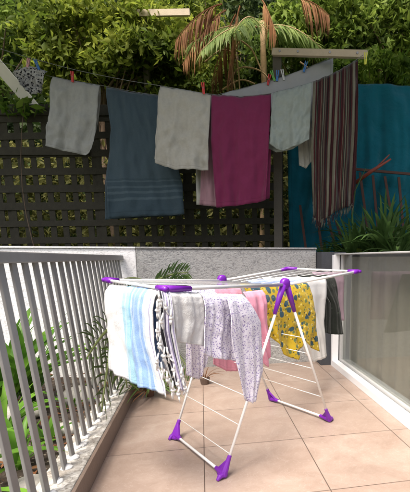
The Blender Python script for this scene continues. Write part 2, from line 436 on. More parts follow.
e = empty('stucco_wall', (0.3,4.38,0), 'rough grey stucco wall behind the clothes airer, from the railing to the glass door', 'wall')
mb = MB(); mb.box((-.60,4.36,-.1), (1.17,4.56,1.185)); mb.build('wall_body', M['grey_stucco'], e, bevel=.008)
mb = MB(); mb.box((-.60,4.345,1.188), (1.17,4.575,1.205)); mb.build('coping', M['grey_stucco'], e, bevel=.004)
e = empty('daylight_garden_wall', (-3,4.38,0), 'garden wall behind the railing and the bed, its white standing in for bright daylight', 'wall')
mb = MB(); mb.box((-6,4.37,-.3), (-.605,4.55,1.185)); mb.build('wall_body', M['daylight_stucco'], e, bevel=.008)
mb = MB(); mb.box((-6,4.355,1.188), (-.605,4.57,1.205)); mb.build('coping', M['daylight_stucco'], e, bevel=.004)
# side wall beyond the bed (out of the picture to the left) keeps the garden closed
e = empty('side_wall', (-5.6,1.5,0), 'white side wall at the far left edge of the bed', 'wall')
mb = MB(); mb.box((-5.7,-1.5,-.3), (-5.5,4.35,1.185)); mb.build('wall_body', M['daylight_stucco'], e)

# --- kerb under the railing
t = NT('kerb_concrete'); g = t.n('TexCoord').outputs['Object']
n1 = t.n('TexNoise', _Vector=g, _Scale=30.0, _Detail=8.0, _Roughness=.75, _Distortion=1.0)
n2 = t.n('TexNoise', _Vector=g, _Scale=6.0, _Detail=4.0)
c = t.ramp(n1.outputs[0], [(.36, rgb(120,114,105)), (.5, rgb(176,172,164)), (.62, rgb(214,212,206))])
c = t.mix(t.ramp(n2.outputs[0], [(.5, (0,0,0)), (.7, (.6,.6,.6))]), c, rgb(110,100,88))
p = t.n('BsdfPrincipled', _Base_Color=c, _Roughness=.92)
b = t.n('Bump', _Strength=.8, _Distance=.01, _Height=n1.outputs[0]); t.t.links.new(b.outputs[0], p.inputs['Normal'])
M['kerb'] = t.surf(p.outputs[0])
mb = MB(); mb.box((-.735,-1.5,-.2), (-.575,4.36,.12)); tag(mb.build('kerb', M['kerb'], bevel=.006), kind='structure')
M['skirting'] = simple('skirting_tile', rgb(122,106,94), .55, var=.2, scale=12, bump=.2)
mb = MB(); mb.box((-.573,-1.5,0), (-.556,4.36,.118)); tag(mb.build('kerb_skirting', M['skirting'], bevel=.002), kind='structure')

# --- railing
M['grey_paint'] = simple('grey_paint', rgb(124,123,120), .5, var=.18, scale=14, bump=.06, bscale=200)
M['paint_drip'] = simple('white_paint_blob', (.72,.72,.70), .8, var=.12, scale=60, bump=.8, bscale=90)
e = empty('railing', (-.66,1.5,.12), 'grey metal railing of close upright slats along the left side', 'railing')
LEAN = .09
LZ = lambda z: -.66-LEAN*(z-.12)
k = 0; Y = 1.965-.1215*16
while Y < 4.33:
    mb = MB(); mb.bar((LZ(.1), Y, .1), (LZ(1.085), Y, 1.085), .050, .013, side=(0,1,0))
    mb.build('slat', M['grey_paint'], e, bevel=.003)
    bl = MB()
    for q in range(3):
        bl.ball((-.66+random.uniform(-.01,.02), Y+random.uniform(-.02,.02), .122), random.uniform(.016,.026), 8, .25, (1,1.2,.6))
    bl.build('paint_blob', M['paint_drip'], e, smooth=True)
    Y += .1215
mb = MB(); mb.box((LZ(1.1)-.035,-.1,1.08), (LZ(1.1)+.035,4.355,1.125)); mb.build('top_rail', M['grey_paint'], e, bevel=.006)

# --- sliding door
M['white_frame'] = simple('white_frame', (.78,.79,.80), .35, var=.04, scale=10)
M['grey_frame'] = simple('grey_frame', (.42,.42,.41), .4, var=.08, scale=10)
M['dark_groove'] = simple('dark_groove', (.05,.05,.05), .6)
M['charcoal'] = simple('charcoal_paint', (.045,.048,.055), .7, var=.2, scale=12, bump=.3)
t = NT('door_glass'); gl = t.n('BsdfGlossy', _Color=(.9,.92,.92,1), _Roughness=.02); tr = t.n('BsdfTransparent', _Color=(.88,.89,.88,1))
fz = t.n('Fresnel', _IOR=1.5); m = t.n('MixShader', _0=t.math('ADD', t.math('MULTIPLY', fz.outputs[0], .2), .012))
t.t.links.new(tr.outputs[0], m.inputs[1]); t.t.links.new(gl.outputs[0], m.inputs[2]); M['glass'] = t.surf(m.outputs[0])
M['curtain'] = fabric('curtain', plain(rgb(172,169,157), .06), .25, .2)
e = empty('sliding_door', (1.32,2.6,0), 'white framed glass sliding door with a closed curtain behind it', 'door')
Y0, Y1 = -1.3, 4.16
mb = MB(); mb.box((1.278,Y0,0), (1.345,Y1,.062)); mb.box((1.278,Y1-.05,.062), (1.345,Y1,1.13)); mb.build('frame', M['white_frame'], e, bevel=.003)
mb = MB(); mb.box((1.30,Y0,1.132), (1.43,Y1,1.144)); mb.build('head_rail', M['grey_frame'], e, bevel=.003)
mb = MB(); mb.box((1.345,Y0,0), (1.352,Y1-.05,.04)); mb.build('track', M['dark_groove'], e)
mb = MB(); mb.box((1.352,Y0,0), (1.40,Y1-.05,.085)); mb.box((1.352,Y1-.11,.085), (1.40,Y1-.05,1.13)); 
ls = mb.build('sash', M['grey_frame'], e, bevel=.003)
mb = MB()
for q in range(7): mb.ball((1.346,1.9+q*.36,.058), .006, 8, 0, (1,1,.5))
mb.build('screw', M['dark_groove'], e)
mb = MB(); mb.box((1.37,Y0,.085), (1.376,Y1-.11,1.13)); mb.build('pane', M['glass'], e)
mb = MB(); nu = 400
vs = []
for j in range(5):
    for i in range(nu+1):
        y = -1.28+5.3*i/nu
        vs.append((1.43+.010*math.sin(y*19+2*math.sin(y*2.1))+.004*math.sin(y*51), y, .02+1.09*j/4))
mb.add(vs, [(j*(nu+1)+i, j*(nu+1)+i+1, (j+1)*(nu+1)+i+1, (j+1)*(nu+1)+i) for j in range(4) for i in range(nu)], [(0,0)]*len(vs))
mb.build('curtain', M['curtain'], e, smooth=True)
M['room'] = simple('room_wall', (.35,.33,.30), .9)
e = empty('low_room', (2.2,1.5,0), 'low flat roofed room behind the sliding door', 'building')
mb = MB(); mb.box((1.44,Y0,1.132), (3.0,4.34,1.15)); mb.build('roof', M['coping'], e)
mb = MB(); mb.box((2.9,Y0,-.1), (3.0,4.34,1.13)); mb.box((1.44,4.2,-.1), (2.9,4.34,1.13)); mb.box((1.44,Y0-.1,-.1), (3.0,Y0-.001,1.13)); mb.build('wall_body', M['room'], e)
mb = MB(); mb.box((1.281,Y0,-.1), (3.0,4.3,-.004)); mb.build('floor_slab', M['room'], e)
mb = MB(); mb.box((1.173,4.17,0), (1.43,4.55,1.16)); tag(mb.build('corner_pillar', M['charcoal'], bevel=.004, loc=(1.25,4.3,0)), 'charcoal grey pillar between the stucco wall and the door frame', 'pillar')

# ================================================================== THE AIRER
M['white_tube'] = simple('white_enamel', (.78,.78,.76), .3, var=.03)
M['grey_tube'] = simple('grey_tube', (.50,.50,.50), .35, metal=.4, var=.05)
M['wire'] = simple('white_wire', (.72,.72,.70), .4, var=.03)
M['purple'] = simple('purple_plastic', (.15,.010,.32), .38, var=.06, scale=30)
F1, F2, F3, F4 = [ground(*c) for c in ((175,438),(224,478),(271,401),(329,422))]
H1 = np.array([.131,2.90,.94]); H2 = np.array([.454,2.365,.94])
NL = ground(166,289,.98); FL = ground(106,280,.992); NR = ground(358,271.5,1.006); FR = ground(288,268.5,1.022)
up = np.array([0,0,1.0])
air = empty('clothes_airer', (.3,2.63,0), 'white folding winged clothes airer with purple joints standing on the tiled floor', 'clothes airer')
r = .0078
def seg(a, b, n=2): return [a+(b-a)*t for t in np.linspace(0, 1, n)]
for (nm, A, B, HA, HB) in (('front_leg_frame', F1, F2, H1, H2), ('rear_leg_frame', F3, F4, H1, H2)):
    z = up*.022
    off = (A-HA)*np.array([1,1,0])*.06
    mb = MB(); mb.tube([HA+off-up*.03, A+z], r); mb.tube([HB+off-up*.03, B+z], r); mb.tube([A+z, B+z], r)
    fr = mb.build(nm, M['white_tube'], air, smooth=True)
    for q in (.30,.45,.60,.75,.90) if nm[0] == 'f' else (.32,.44,.56,.68,.80):
        w = MB(); w.tube([HA+off-up*.03+(A+z-HA-off+up*.03)*q, HB+off-up*.03+(B+z-HB-off+up*.03)*q], .0022, 6); w.build('wire', M['wire'], fr, smooth=True)
def foot(A, B, HA):            # purple shoe: A the corner, B the other end of its bar, HA top of its leg
    d1 = (B-A); d1[2] = 0; d1 /= np.linalg.norm(d1); d2 = HA-A; d2 /= np.linalg.norm(d2)
    mb = MB(); c = A+up*.022
    mb.tube([c-d1*.012, c+d1*.02, c+d1*.055, c+d1*.085], [.019,.019,.014,.0105], 12)
    mb.tube([c-d2*.012, c+d2*.02, c+d2*.06, c+d2*.095], [.019,.018,.013,.0105], 12)
    o = d2*np.array([1,1,0]); o = -o/(np.linalg.norm(o)+1e-6)
    pts = [c+d1*.07, c+d2*.08, c+o*.03-up*.016, c+d1*.04-up*.018+o*.012]
    nn = np.cross(d1, d2); nn /= np.linalg.norm(nn)
    vs = [p+nn*.007 for p in pts]+[p-nn*.007 for p in pts]
    mb.add(vs, [(0,1,2,3),(7,6,5,4),(0,4,5,1),(1,5,6,2),(2,6,7,3),(3,7,4,0)])
    mb.tube([c+up*.0-o*.0, c+o*.028-up*.004, A+o*.045+up*.004], [.017,.014,.008], 10)
    mb.build('foot', M['purple'], air, smooth=False, bevel=.002)
foot(F1, F2, H1); foot(F2, F1, H2); foot(F3, F4, H1); foot(F4, F3, H2)
for H, A, B in ((H2, F2, F4), (H1, F1, F3)):
    ax = H2-H1; ax /= np.linalg.norm(ax)
    mb = MB(); mb.tube([H+up*.018-ax*.018, H+up*.018-ax*.012, H+up*.018+ax*.012, H+up*.018+ax*.018], [.022,.031,.031,.022], 16)
    for Q in (A, B):
        d = Q-H; d /= np.linalg.norm(d); o = (Q-H)*np.array([1,1,0])*.06
        mb.tube([H+o*.5+up*.01, H+o+d*.05-up*.02, H+o+d*.13-up*.03], [.019,.016,.011], 12)
        mb.tube([H-d*np.array([1,1,0])*.07+up*.005, H, H+d*np.array([1,1,0])*.07+up*.005], [.010,.016,.010], 10)
    mb.build('hinge', M['purple'], air, smooth=True)
# wings
def wing(nm, N_, F_, mat_n, mat_f):
    mb = MB(); mb.tube([H2+up*.012, N_], .009, 10); rail = mb.build(nm, mat_n, air, smooth=True)
    mb = MB(); mb.tube([H1+up*.012, F_], .007); mb.tube([F_, N_], .007); mb.build('wing_rail', mat_f, air, smooth=True)
    for q in (.18,.34,.5,.66,.82):
        w = MB(); w.tube([H2+up*.012+(H1-H2)*q, N_+(F_-N_)*q], .0022, 6); w.build('wire', M['wire'], rail, smooth=True)
wing('left_wing_rail', NL, FL, M['grey_tube'], M['white_tube']); wing('right_wing_rail', NR, FR, M['white_tube'], M['white_tube'])
for a, b, c_, hh in ((NL, H2, FL, 1), (NR, H2, FR, 1), (FR, H1, NR, 1), (FL, H1, NL, 1)):
    d1 = (b-a)/np.linalg.norm(b-a); d2 = (c_-a)/np.linalg.norm(c_-a)
    mb = MB(); mb.tube([a+d1*.13 if a is NL else a+d1*.07, a+d1*.03, a, a+d2*.035, a+d2*.075], [.0115,.0135,.015,.0135,.0115], 12)
    mb.tube([a-(d1+d2)*.014, a+(d1+d2)*.01], [.010,.014], 10)
    mb.build('corner_joint', M['purple'], air, smooth=True)

# --- laundry on the airer
WD = (F4-F2)*np.array([1,1,0]); WD /= np.linalg.norm(WD)
WN = np.array([WD[1], -WD[0], 0])
def apl(q, left=False):
    """upright plane along the wires; q from the near rail (0) to the far rail (1)"""
    if left:
        d = H2-NL; d[2] = 0; d /= np.linalg.norm(d); p = H2+(H1-H2)*q
    else:
        d = NR-H2; d[2] = 0; d /= np.linalg.norm(d); p = H2+(H1-H2)*q
    return Plane(p, (d[1], -d[0], 0))
M['white_cloth'] = fabric('white_cotton', plain((.78,.78,.76), .05), .15, .3)
M['tee'] = fabric('grey_white_terry', plain((.56,.56,.55), .07, 60), .12, .45)
M['lav'] = fabric('lavender_print', speckle((.68,.66,.74), [((.34,.29,.50), 115.0, .46), ((.22,.18,.36), 80.0, .36), ((.80,.78,.84), 130.0, .35)]), .12, .3)
M['pink'] = fabric('pink_cotton', plain((.72,.32,.42), .06), .15, .3)
M['mauve'] = fabric('mauve_cotton', plain((.42,.30,.36), .06), .15, .3)
M['pale_blue'] = fabric('pale_blue_cotton', plain((.36,.46,.72), .06), .12, .3)
M['floral'] = fabric('yellow_floral', speckle((.54,.38,.025), [((.14,.20,.08), 24.0, .42), ((.80,.66,.16), 30.0, .36), ((.045,.10,.13), 13.0, .42), ((.30,.36,.38), 34.0, .24), ((.02,.04,.07), 44.0, .33)]), .12, .3)
M['lace'] = fabric('black_lace', speckle((.012,.016,.012), [((.035,.05,.035), 26.0, .30), ((.008,.01,.008), 60.0, .3)]), .03, .35, wrinkle=14)
W_, C_, B_ = (.80,.81,.82), (.36,.62,.76), (.26,.42,.72)
M['beach'] = fabric('blue_striped_towel', stripes_u([(0, W_), (.30, (.66,.76,.82)), (.34, C_), (.40, (.48,.68,.82)), (.43, C_), (.50, (.24,.50,.72)), (.53, (.45,.62,.80)), (.56, B_), (.62, (.36,.52,.78)), (.645, B_), (.71, (.40,.56,.80)), (.74, B_), (.79, (.55,.67,.82)), (.84, W_), (.93, (.25,.22,.45)), (.945, W_)], .004), .12, .4)
K_ = (.02,.02,.025)
M['bw'] = fabric('black_white_towel', stripes_u([(0, W_), (.08, K_), (.22, W_), (.30, (.10,.09,.14)), (.40, (.62,.60,.70)), (.5, (.30,.26,.44)), (.58, W_), (.70, (.06,.06,.08)), (.76, W_), (.86, (.36,.32,.50)), (.92, W_)], .01), .05, .5)
LA = 'laundry drying on the clothes airer'
def lp(o): return o
epl = Plane(NL, (-(H1-H2)[1]*1.0, (H1-H2)[0], 0))      # plane of the left end bar
cloth('beach_towel', 'long white and pale blue striped beach towel hung over the left end of the airer', 'towel', M['beach'], epl,
      [(110,285),(134,287),(159,290)], [(118,368),(133,379),(155,387),(172,396)], left=[0,(116,325),0], right=[0,(160,340),0], folds=2.2, amp=.018, seed=3, back=(.8,-3), group=LA)
tw = cloth('tasselled_towel', 'black, white and purple striped towel with white tassels beside the blue beach towel', 'towel', M['bw'], Plane(NL+np.array([.03,-.0,0])+WD*.01, epl.n*.4+apl(0, True).n),
      [(158,291),(170,292)], [(172,384),(184,391)], left=[0,(157,330),(163,360),0], right=[0,(172,330),(178,360),0], folds=1.5, amp=.02, seed=5, group=LA, nu=18)
tp = Plane(NL+np.array([.045,-.035,0]), epl.n*.4+apl(0, True).n); mb = MB()
for i, (x, y) in enumerate(((160,300),(158,310),(166,308),(161,322),(158,331),(171,318),(160,344),(164,356),(157,362),(169,356),(163,371),(174,370),(168,380),(178,384),(181,376),(185,388),(173,390),(178,394))):
    a = tp.at(x+random.uniform(-3,2), y-9); b = tp.at(x, y); c2 = tp.at(x+random.uniform(0,3), y+7)
    mb.tube([a, (a+b)/2+np.array([0,-.012,0]), b], [.003,.004,.005], 6); mb.ball(b, .0105, 8, .3, (1,1,.8))
    for q in range(4):
        e2 = c2+rng.normal(size=3)*.006; mb.tube([b, (b+e2)/2+rng.normal(size=3)*.002, e2], [.004,.0035,.002], 5)
mb.build('tassel', M['white_cloth'], tw, smooth=True)
cloth('grey_tee', 'plain pale grey cloth folded over the near rail, nearest the black and white towel', 'cloth', M['tee'], apl(0, True),
      [(167,291.5),(199,293)], [(171,341),(198,345)], right=[0,(200,320),0], folds=1.6, amp=.012, seed=8, back=(1.22,5), group=LA)
cloth('pyjama_jacket', 'lavender speckled pyjama top with a square hem, beside the pale grey cloth', 'pyjama top', M['lav'], apl(-.02, True),
      [(200,293),(236,294.5)], [(198,353),(212,358),(233,360)], right=[0,(236,325),0], folds=2.2, amp=.014, seed=11, group=LA)
cloth('pyjama', 'lavender speckled pyjama trouser leg hanging lowest, in front of the pink shirt', 'pyjama', M['lav'], apl(-.10, True),
      [(224,294),(242,294.5)], [(239,398),(247,402),(252,399)], left=[0,(227,340),(233,372),0], right=[0,(256,322),(259,370),0], folds=1.6, amp=.015, seed=13, group=LA)
cloth('pyjama', 'short lavender speckled pyjama trouser leg showing under the pale grey cloth', 'pyjama', M['lav'], apl(.38, True),
      [(182,288),(214,289)], [(183,375),(196,379),(203,362)], folds=2, amp=.012, seed=15, group=LA)
cloth('pink_shirt', 'pink shirt hanging between the speckled pyjama and the yellow floral dress', 'shirt', M['pink'], apl(.10),
      [(243,292),(262,290)], [(254,356),(262,366),(267,352)], left=[0,(246,325),0], right=[0,(264,320),0], folds=2, amp=.016, seed=17, group=LA, nu=24)
cloth('pink_cloth', 'pink cloth whose corner shows below the speckled pyjama top', 'cloth', M['pink'], apl(.45, True),
      [(206,288),(240,288)], [(211,364),(224,371),(238,370)], folds=2, amp=.012, seed=19, group=LA)
cloth('floral_dress', 'yellow dress with dark blue and green flowers on the middle wires', 'dress', M['floral'], apl(.36),
      [(240,284),(270,284.5),(306,282)], [(258,332),(270,338),(280,354),(292,359),(300,340),(307,346),(316,351)], left=[0,(246,305),0], right=[0,(312,315),0], folds=3.4, amp=.022, seed=21, group=LA, nu=60)
cloth('pale_blue_top', 'pale blue garment folded over the wires behind the floral dress', 'garment', M['pale_blue'], apl(.58),
      [(246,280),(300,279)], [(250,300),(300,300)], folds=2, amp=.01, seed=23, group=LA)
cloth('white_shirt', 'white shirt hanging between the floral dress and the black lace top', 'shirt', M['white_cloth'], apl(.62),
      [(262,277.5),(325,277)], [(300,350),(311,362),(325,356)], right=[0,(321,320),0], folds=3, amp=.016, seed=25, group=LA)
cloth('black_lace_top', 'black lace top near the right end of the airer', 'top', M['lace'], apl(.70),
      [(298,275),(333,275)], [(317,331),(329,334),(341,334)], left=[0,(319,300),0], right=[0,(337,305),0], folds=2.2, amp=.014, seed=27, back=(.16,0), group=LA)
cloth('mauve_top', 'dull pink garment at the far right, behind the black lace top', 'garment', M['mauve'], apl(.86),
      [(312,272),(342,272)], [(322,322),(341,320)], folds=2, amp=.01, seed=29, group=LA)

# --- plants and stones outside the railing
def plantobj(name, label, cat, mb, mat, base, group=None, smooth=True):
    o = mb.build(name, mat, None, smooth=smooth, loc=base); return tag(o, label, cat, group)
spots = [(-1.15,2.15,16,.70,.06,'bushy bright strappy plant right behind the nearest slats'),
 (*ground(30,402)[:2],22,1.0,.06,'big strappy clump standing before the left part of the white wall'),
 (*ground(8,410)[:2],22,1.15,.065,'tallest and broadest strappy clump at the left edge'),
 (-.95,2.75,9,.30,.035,'short strappy tuft beside the kerb in the middle of the bed'),
 (-1.35,3.7,10,.45,.04,'thin strappy tuft near the foot of the white wall'),
 (-1.05,1.95,14,.62,.05,'broad leaved strappy green plant at the near left corner of the bed'),
 (-1.55,2.5,16,.75,.055,'upright strappy green plant at the left end of the bed'),
 (-1.25,2.9,13,.60,.045,'strappy green plant in the middle of the bed, left of the small rocks'),
 (-1.0,2.45,10,.40,.04,'low strappy plant close to the railing slats'),
 (*ground(2,395)[:2],18,1.1,.055,'tall strappy plant at the back left of the bed before the white wall'),
 (-.98,3.3,8,.34,.03,'small tuft of strappy leaves behind the middle slats'),
 (-2.2,2.3,14,.8,.055,'strappy plant furthest left in the bed'),
 (-.93,1.65,10,.45,.045,'strappy plant lowest in the picture by the kerb')]
for (x, y, n, L, w, lab) in spots:
    mb = MB(); strap_clump(mb, (x, y, -.03), n, L, w, .75, .95); plantobj('strap_plant', lab, 'plant', mb, M['strap_leaf'], (x,y,-.03), 'strappy plants in the bed')
M['rock'] = simple('pale_rock', (.38,.36,.33), .95, var=.35, scale=14, bump=1, bscale=30)
RL = ['pale rock against the kerb, nearest','pale rock between the strappy plants','flat pale rock near the white wall','small pale rock beside the palm','round pale rock behind the second slat','grey rock half buried in mulch']
for i, (x, y, s) in enumerate(((-.86,2.2,.07),(-1.15,2.55,.09),(-1.0,3.6,.13),(-.9,4.0,.10),(-1.3,3.3,.12),(-.9,2.9,.08))):
    mb = MB(); mb.ball((x, y, .0), s, 12, .14, (1.3,1,.6)); tag(mb.build('rock', M['rock'], None, smooth=True, loc=(x,y,0)), RL[i], 'rock', 'rocks in the bed')
# litter: dry leaves on the mulch
pts = np.stack([rng.uniform(-2.4,-.76,900), rng.uniform(1.2,4.3,900), np.full(900, .012)], 1)
mb = leaf_cloud(pts, .07, droop=0); mb.v = [(x, y, .01+abs(z-.01)*.35) for x, y, z in mb.v]
o = mb.build('leaf_litter', M['dead_palm']); tag(o, kind='stuff')
# palm beyond the railing: fronds through the slats and over the wall foot
M['stem'] = simple('green_stem', (.12,.15,.04), .6)
def palm(name, label, base, specs, mat, trunk=None, tr=.03):
    e = empty(name, base, label, 'palm'); leaf = MB(); st = MB()
    for s in specs: frond_mb(leaf, st, **s)
    leaf.build('fronds', mat, e); 
    if trunk: st.tube(trunk, [tr*(1-.3*t) for t in np.linspace(0,1,len(trunk))], 10)
    st.build('stems', M['stem'], e, smooth=True); return e
b0 = np.array([-.46,3.95,0])
pl = Plane((-.60,3.2,0), (1,0,0))
hub = pl.at(117,323); tipd = pl.at(86,338)-hub; tipL = np.linalg.norm(tipd)
palm('young_palm', 'young palm in the corner whose drooping frond fans out along the railing slats', b0,
     [dict(base=hub, tip_dir=tipd, L=tipL, arch=.12, leaflen=.24, n=17, w=.016, hang=.12, side=(-.12,0,1)),
      dict(base=hub, tip_dir=tipd+up*-.35, L=tipL*.8, arch=.3, leaflen=.22, n=15, w=.015, hang=.2, side=(-.1,-.3,1)),
      dict(base=hub, tip_dir=(.1,-.2,-.5), L=.34, arch=.4, leaflen=.18, n=14, w=.014, hang=.2),
      dict(base=b0+up*.1, tip_dir=(.3,-.5,.35), L=.42, arch=.7, leaflen=.2, n=18, w=.014, hang=.4)], M['rail_palm'],
     [b0, b0+np.array([-.01,-.05,.35]), hub+(b0-hub)*np.array([.3,.3,0])+up*.02, hub], .011)
# fronds against the stucco wall, top left
wp = Plane((0,4.1,0), (0,1,0)); b1 = np.array([-.42,4.2,0]); h1 = wp.at(150,284)
palm('wall_palm', 'potted dark palm with a frond fanned against the grey wall above the towels', b1,
     [dict(base=h1, tip_dir=(.85,-.05,.5), L=.40, arch=.25, leaflen=.17, n=22, w=.014, hang=.05, side=(-.2,.1,1)),
      dict(base=h1, tip_dir=(.95,-.15,.2), L=.34, arch=.2, leaflen=.15, n=20, w=.014, hang=.05, side=(-.1,.1,1)),
      dict(base=h1, tip_dir=(.7,-.05,.1), L=.38, arch=.25, leaflen=.18, n=16, w=.013, hang=.1),
      dict(base=h1, tip_dir=(-.3,-.2,.25), L=.3, arch=.4, leaflen=.18, n=14, w=.013, hang=.3),
      dict(base=b1+up*.3, tip_dir=(.5,-.5,.2), L=.45, arch=.9, leaflen=.2, n=16, w=.013, hang=.5)], M['dark_palm'],
     [b1, b1+np.array([.02,-.02,.5]), h1], .011)
# small spiky plant in a pot under the towels
sp0 = ground(150,396); sp0[2] = 0
e = empty('spiky_plant', sp0, 'small spiky green and brown plant on the floor by the kerb, below the beach towel', 'plant')
mb = MB(); strap_clump(mb, sp0+up*.07, 70, .36, .014, 1.1, .6); mb.build('leaves', M['dark_palm'], e)
mb = MB(); strap_clump(mb, sp0+up*.05, 30, .28, .014, 1.1, .25); mb.build('dry_leaves', M['dead_palm'], e)
mb = MB(); mb.tube([sp0+up*.001, sp0+up*.06], [.03,.04], 18); mb.build('pot', simple('brown_pot', (.16,.08,.05), .7), e)
tw0 = ground(205,384); tw0[2] = 0
e = empty('dry_plant', tw0, 'small dry brown twiggy plant on the floor behind the airer', 'plant')
mb = MB(); strap_clump(mb, tw0+up*.05, 14, .2, .008, .9, .7); mb.build('leaves', M['dead_palm'], e)
mb = MB(); mb.tube([tw0+up*.001, tw0+up*.055], [.035,.045], 16); mb.build('pot', simple('clay_pot', (.12,.08,.06), .8), e)

# ================================================================== THE GARDEN ABOVE
GZ = 1.0
DA, DB = 4.95, 5.35
# --- wires
M['line'] = simple('clothes_wire', (.16,.17,.15), .5)
def smoothpts(pl, pts, n=10):
    P = [pl.at(*p) for p in pts]; out = []
    for i in range(len(P)-1):
        p0 = P[max(0,i-1)]; p1 = P[i]; p2 = P[i+1]; p3 = P[min(len(P)-1, i+2)]
        for k in range(n):
            s = k/n; out.append(.5*((2*p1)+(-p0+p2)*s+(2*p0-5*p1+4*p2-p3)*s*s+(-p0+3*p1-3*p2+p3)*s**3))
    return out+[P[-1]]
LAp = front(DA); LBp = front(DB)
lineA = [(-30,40),(60,66),(120,79),(159,85.5),(210,94),(240,96),(272,93),(312,82),(340,70),(363,55)]
lineB = [(-30,54),(8,64),(53,77),(99,85),(130,91),(158,95),(200,98),(228,92),(285,76),(333,57)]
for nm, pl_, pt, lab in (('clothes_line', LAp, lineA, 'front wire clothes line carrying the maroon and striped towels'), ('clothes_line', LBp, lineB, 'rear wire clothes line carrying the navy towel and the long grey sheet')):
    mb = MB(); mb.tube(smoothpts(pl_, pt), .0026, 6); tag(mb.build(nm, M['line'], None, smooth=True, loc=pl_.at(*pt[5])), lab, 'clothes line', 'clothes lines')
# --- timber clothes posts
M['timber'] = simple('pale_timber', (.50,.42,.30), .8, var=.18, scale=14, bump=.3)
M['grey_timber'] = simple('grey_timber', (.085,.075,.055), .85, var=.2, scale=14, bump=.4)
M['bolt'] = simple('steel_bolt', (.3,.3,.3), .5, metal=.8)
pc = front(5.45); a = pc.at(273,55); bq = front(5.0).at(367,54.5)
pb = pc.at(277,55); base = np.array([pb[0], pb[1], GZ])
e = empty('clothes_post', base, 'pale timber crossarm on a grey post that carries the clothes lines on the right', 'clothes post', 'clothes posts')
mb = MB(); mb.bar(base, [pb[0], pb[1], pb[2]-.03], .10, .09, side=RGT); mb.build('post', M['grey_timber'], e, bevel=.004)
mb = MB(); mb.bar(a-FWD*.07, bq, .05, .075, side=FWD); mb.build('crossarm', M['timber'], e, bevel=.004)
for q in (.08,.28,.62,.9):
    mb = MB(); c2 = a-FWD*.07+(bq-a+FWD*.07)*q-FWD*.027; mb.tube([c2, c2-FWD*.012], .012, 8); mb.build('bolt', M['bolt'], e)
p2 = front(8.0); a2 = p2.at(139,16); b2 = p2.at(191,15); pb2 = p2.at(144,18)
e = empty('clothes_post', (pb2[0],pb2[1],GZ), 'far timber crossarm half hidden in the leaves, upper left', 'clothes post', 'clothes posts')
mb = MB(); mb.bar((pb2[0],pb2[1],GZ), (pb2[0],pb2[1],pb2[2]-.03), .09, .09, side=RGT); mb.build('post', M['grey_timber'], e)
mb = MB(); mb.bar(a2-FWD*.075, b2-FWD*.075, .05, .10, side=FWD); mb.build('crossarm', M['timber'], e)

# --- laundry on the lines
GL = 'towels on the garden clothes lines'
M['g_grey'] = fabric('worn_grey_terry', plain((.38,.385,.35), .16, 45), .1, .8, wrinkle=7)
M['g_beige'] = fabric('worn_beige_terry', plain((.42,.41,.35), .16, 45), .1, .8, wrinkle=7)
M['g_green'] = fabric('grey_green_terry', plain((.27,.31,.275), .14, 45), .1, .7, wrinkle=8)
M['g_navy'] = fabric('navy_terry', stripes_u([(0, (.062,.095,.112)), (.70, (.050,.080,.096)), (.715, (.078,.115,.132)), (.73, (.050,.080,.096)), (.76, (.078,.115,.132)), (.775, (.050,.080,.096)), (.8, (.078,.115,.132)), (.82, (.050,.080,.096)), (.85, (.078,.115,.132)), (.87, (.050,.080,.096))], .001, 'Y'), .04, .5)
M['g_maroon'] = fabric('maroon_terry', plain((.17,.024,.070), .12, 30), .1, .4)
M['g_pink'] = fabric('faded_pink', plain((.34,.20,.22), .1), .15, .4)
M['g_white'] = fabric('off_white', plain((.42,.42,.36), .1), .15, .5)
M['g_sheet'] = fabric('grey_sheet', plain((.42,.42,.41), .06), .15, .3)
M['g_teal'] = fabric('teal_terry', plain((.006,.115,.155), .3, 5), .06, 1.0, wrinkle=7)
st = []; R = random.Random(4); x = 0
pal = [(.05,.012,.015),(.20,.19,.13),(.03,.035,.03),(.20,.19,.13),(.09,.02,.022),(.07,.08,.05),(.26,.25,.18),(.04,.01,.012),(.13,.13,.09),(.015,.015,.015)]
st_ = []
while x < 1 and len(st_) < 31: st_.append((x, tuple(.62*q for q in pal[R.randrange(len(pal))]))); x += R.uniform(.018,.05)
M['g_stripe'] = fabric('dark_striped_weave', stripes_u(st_, .005, rep=2), .05, .5)
cloth('towel', 'grey towel at the far left of the line under a single red peg', 'towel', M['g_grey'], LBp, [(53,77),(76,81),(100,85.5)], [(48,147),(68,152),(87,156),(94,150)], left=[0,(52,110),0], right=[0,(99,120),0], folds=2.4, amp=.035, seed=31, back=(.72,-4), group=GL)
cloth('towel', 'large navy blue bath towel, the longest on the line', 'towel', M['g_navy'], LBp, [(106,87),(130,92),(158,95.5)], [(111,219),(145,217),(186,215)], left=[0,(113,130),(108,180),0], right=[0,(170,140),(184,185),0], folds=1.8, amp=.03, seed=33, back=(1.14,-9), thick=.035, group=GL, nu=60)
cloth('towel', 'beige grey towel with a red peg, between the navy and the maroon towels', 'towel', M['g_beige'], LAp, [(160,86),(185,90),(211,94.5)], [(155,163),(175,170),(209,171)], left=[0,(158,125),0], right=[0,(210,130),0], folds=2.2, amp=.035, seed=35, back=(.93,-3), group=GL)
cloth('cloth', 'narrow off white cloth peeping out between the beige towel and the maroon towel', 'cloth', M['g_white'], front(5.15), [(196,96),(212,97)], [(197,205),(216,207)], folds=1.5, amp=.02, seed=36, group=GL, nu=20)
cloth('towel', 'plain maroon bath towel in the middle of the line', 'towel', M['g_maroon'], LAp, [(212,95),(240,96.5),(271,93.5)], [(217,208),(240,206),(266,201)], left=[0,(212,150),0], right=[0,(269,150),0], folds=2.3, amp=.032, seed=37, back=(.97,3), group=GL)
cloth('cloth', 'long faded pink cloth showing below and left of the maroon towel', 'cloth', M['g_pink'], front(5.1), [(205,95.5),(222,96.5)], [(200,205),(222,208)], folds=1.5, amp=.02, seed=38, group=GL, nu=20)
